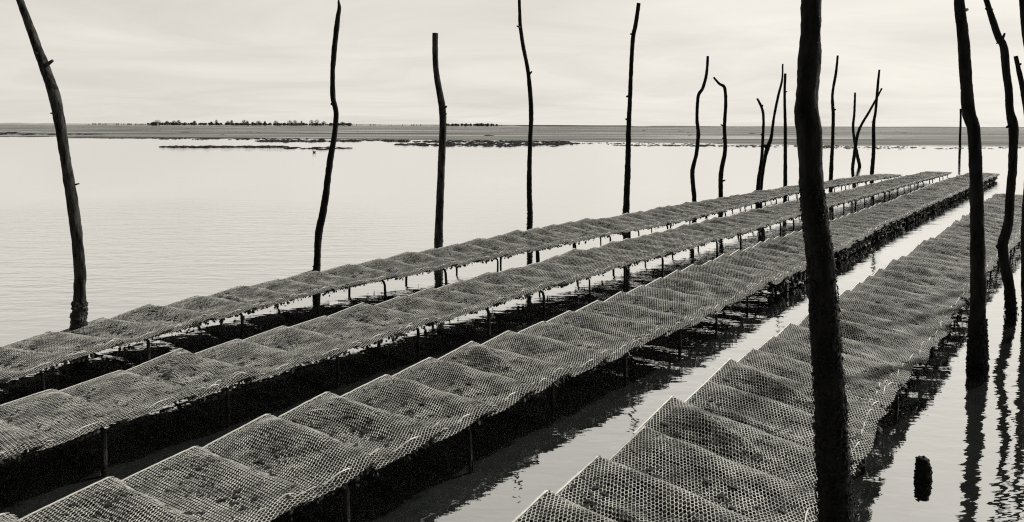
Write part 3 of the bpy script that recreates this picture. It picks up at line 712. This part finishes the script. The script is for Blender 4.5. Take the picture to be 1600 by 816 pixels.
pole([(1115,121,3),(1124,131,4),(1132,137,5),(1134,160,5),(1132,200,5.5),(1133,235,6),(1127,268,7),(1126,300,7),(1128,322,7)], 322,
     'thin stake whose broken tip points up to the left', 7, 'bark', .13, [(1133,154,3,-1,2.5),(1130,198,-4,-3,2.5),(1127,283,6,-1,3),(1131,217,-3,-1,2)], 40, .3)
pole([(1183,154,3),(1190,168,4),(1193,185,4),(1192,215,4.5),(1190,250,5),(1185,285,6),(1184,312,6)], 313,
     'short crooked stake, left one of the close pair beside a straight stake', 8, 'bark', .15, [(1190,168,2,-4,2.5),(1192,210,-3,1,3)], 30, .3)
pole([(1223,100,2.5),(1222,125,3),(1216,150,4),(1209,185,4),(1205,215,5),(1199,232,7),(1195,250,5),(1190,285,5),(1188,311,6)], 312,
     'curved slender stake with a knot, right one of the close pair', 9, 'bark', .14, [(1199,231,-5,-4,5)], 30, .3)
pole([(1227,115,4),(1226,150,4),(1227,200,5),(1227,250,5.5),(1227,303,6)], 304,
     'perfectly straight slim stake left of the tall near pole', 10, 'bark', .08, [(1227,144,3,-1,2)], 30, .3)
pole([(1309,87,3),(1306,115,4),(1301,145,4),(1301,165,5),(1302,180,5),(1301,220,5),(1299,260,6),(1298,290,6)], 291,
     'slim stake just right of the tall near pole', 11, 'bark', .13, [(1303,173,3,-2,3)], 30, .3)
pole([(1336,145,3),(1335,175,3.5),(1333,200,4),(1336,225,4.5),(1340,245,5),(1343,259,5)], 260,
     'short upright stake crossed by a leaning branch', 12, 'bark', .14, (), 20, .3)
pole([(1378,138,2.5),(1369,155,3),(1358,175,3.5),(1345,197,4),(1339,215,4.5),(1336,235,5),(1332,263,5)], 264,
     'curved branch leaning right across a short stake', 13, 'bark', .14, (), 20, .3)
pole([(1374,109,3),(1371,140,4),(1368,175,4),(1365,195,5),(1365,235,5.5),(1362,276,6)], 277,
     'slim straight stake standing just behind the far rack end', 14, 'bark', .12, [(1365,190,-3,1,2)], 20, .3)
pole([(1501,170,3),(1501,190,3),(1500,215,3.5),(1500,228,3.5)], 230.5,
     'tiny lone stake far out in the open water at the right', 15, 'bark', .12)
# tall near pole, rough with barnacles
pole([(1268,-20,30),(1267,40,31),(1265,90,32),(1262,130,32),(1260,175,35),(1264,215,36),(1267,260,36),(1270,310,37),(1275,355,39),(1281,400,40),(1286,450,42),(1290,520,43),(1295,600,45),(1299,680,48),(1304,760,50),(1308,850,52),(1312,908,54)], 912,
     'tall thick black pole in the foreground crossing the whole picture', 16, 'bark', .15,
     [(1250,178,-5,0,12),(1281,232,4,-1,8)], 4200, 1.75, step=.012, csize=.0075, top_extra=.8, name='wooden_pole', cat='pole', group=None)
pole([(1498,-20,14),(1500,20,15),(1505,60,16),(1508,100,17),(1510,140,17),(1514,175,18),(1521,200,18),(1523,240,18),(1526,300,19),(1527,360,20),(1528,420,21),(1528,490,23),(1527,572,25)], 573,
     'tall dark pole at the right with a shell-covered foot in the water', 17, 'bark', .12, [(1506,16,5,-1,7),(1522,200,6,-3,7),(1508,82,6,-4,3)], 1100, .42, step=.018, csize=.017, top_extra=1.2, name='wooden_pole', cat='pole', group=None)
pole([(1538,-8,7),(1549,25,9),(1560,58,10),(1568,72,11),(1572,110,11),(1576,140,11),(1578,172,11),(1583,196,14),(1583,240,12),(1579,300,12),(1575,350,13),(1567,385,14),(1570,415,15),(1577,450,15),(1580,490,15)], 490,
     'twisted pole with branch stubs near the right edge', 18, 'bark', .14,
     [(1549,18,-9,-5,4),(1551,20,0,-6,3),(1567,61,3,-9,4),(1562,68,-5,0,3),(1584,195,-11,4,5),(1562,391,-4,-6,8),(1585,196,3,2,7)], 300, .3, step=.02, top_extra=.5, name='wooden_pole', cat='pole', group=None)
pole([(1587,88,6),(1593,115,7),(1600,150,8),(1608,210,9),(1607,270,10),(1603,330,11),(1602,400,12),(1604,503,13)], 504,
     'pole with a cut slanting top, partly cropped by the right edge', 19, 'bark', .12, [(1592,100,3,0,4)], 150, .3, step=.02, name='wooden_pole', cat='pole', group=None)
pole([(1594,-40,6),(1597,10,7),(1601,50,8),(1610,120,9),(1618,250,10),(1622,380,12),(1620,455,12)], 457,
     'thin pole whose upper end shows at the top right corner', 20, 'bark', .12, (), 100, .3, step=.02, name='wooden_pole', cat='pole', group=None)
# broken stump
pole([(1442,716,15),(1442,724,19),(1443,736,20),(1442,747,21)], 748,
     'short black broken stump standing alone in the water at the lower right', 21, 'bark', .3, [(1438,722,-2,-6,5),(1447,722,1,-4,5),(1443,720,1,-8,3),(1450,738,4,-1,5)], 420, .14, step=.006, csize=.011, name='wooden_stump', cat='stump', group=None)

# ------------------------------------------------------------------ small bird on the water
bp = at_z(491, 238.5, 0); t = empty('water_bird', bp)
def lathe_x(prof, sides=8):
    v = []; f = []
    for (x, z, ry, rz) in prof:
        for k in range(sides):
            th = 6.283*k/sides; v.append((x, ry*math.cos(th), z+rz*math.sin(th)))
    for i in range(len(prof)-1):
        for k in range(sides): k2 = (k+1) % sides; f.append((i*sides+k, i*sides+k2, (i+1)*sides+k2, (i+1)*sides+k))
    return v, f
body = lathe_x([(-.24, .13, .01, .01), (-.17, .09, .07, .05), (-.05, .06, .11, .09), (.08, .06, .11, .09), (.15, .09, .07, .08), (.16, .17, .04, .04), (.16, .24, .035, .035)])
head = lathe_x([(.10, .27, .01, .01), (.13, .28, .045, .045), (.18, .28, .05, .045), (.23, .27, .025, .02), (.30, .26, .006, .006)])
t.scale = (.62,)*3
v, f = merge(body, head); link('body', v, f, M['feather'], t, smooth=True)
t.rotation_euler.z = 2.9
tag(t, 'small dark swimming bird near the thin reef streak left of a leaning stake', 'bird')
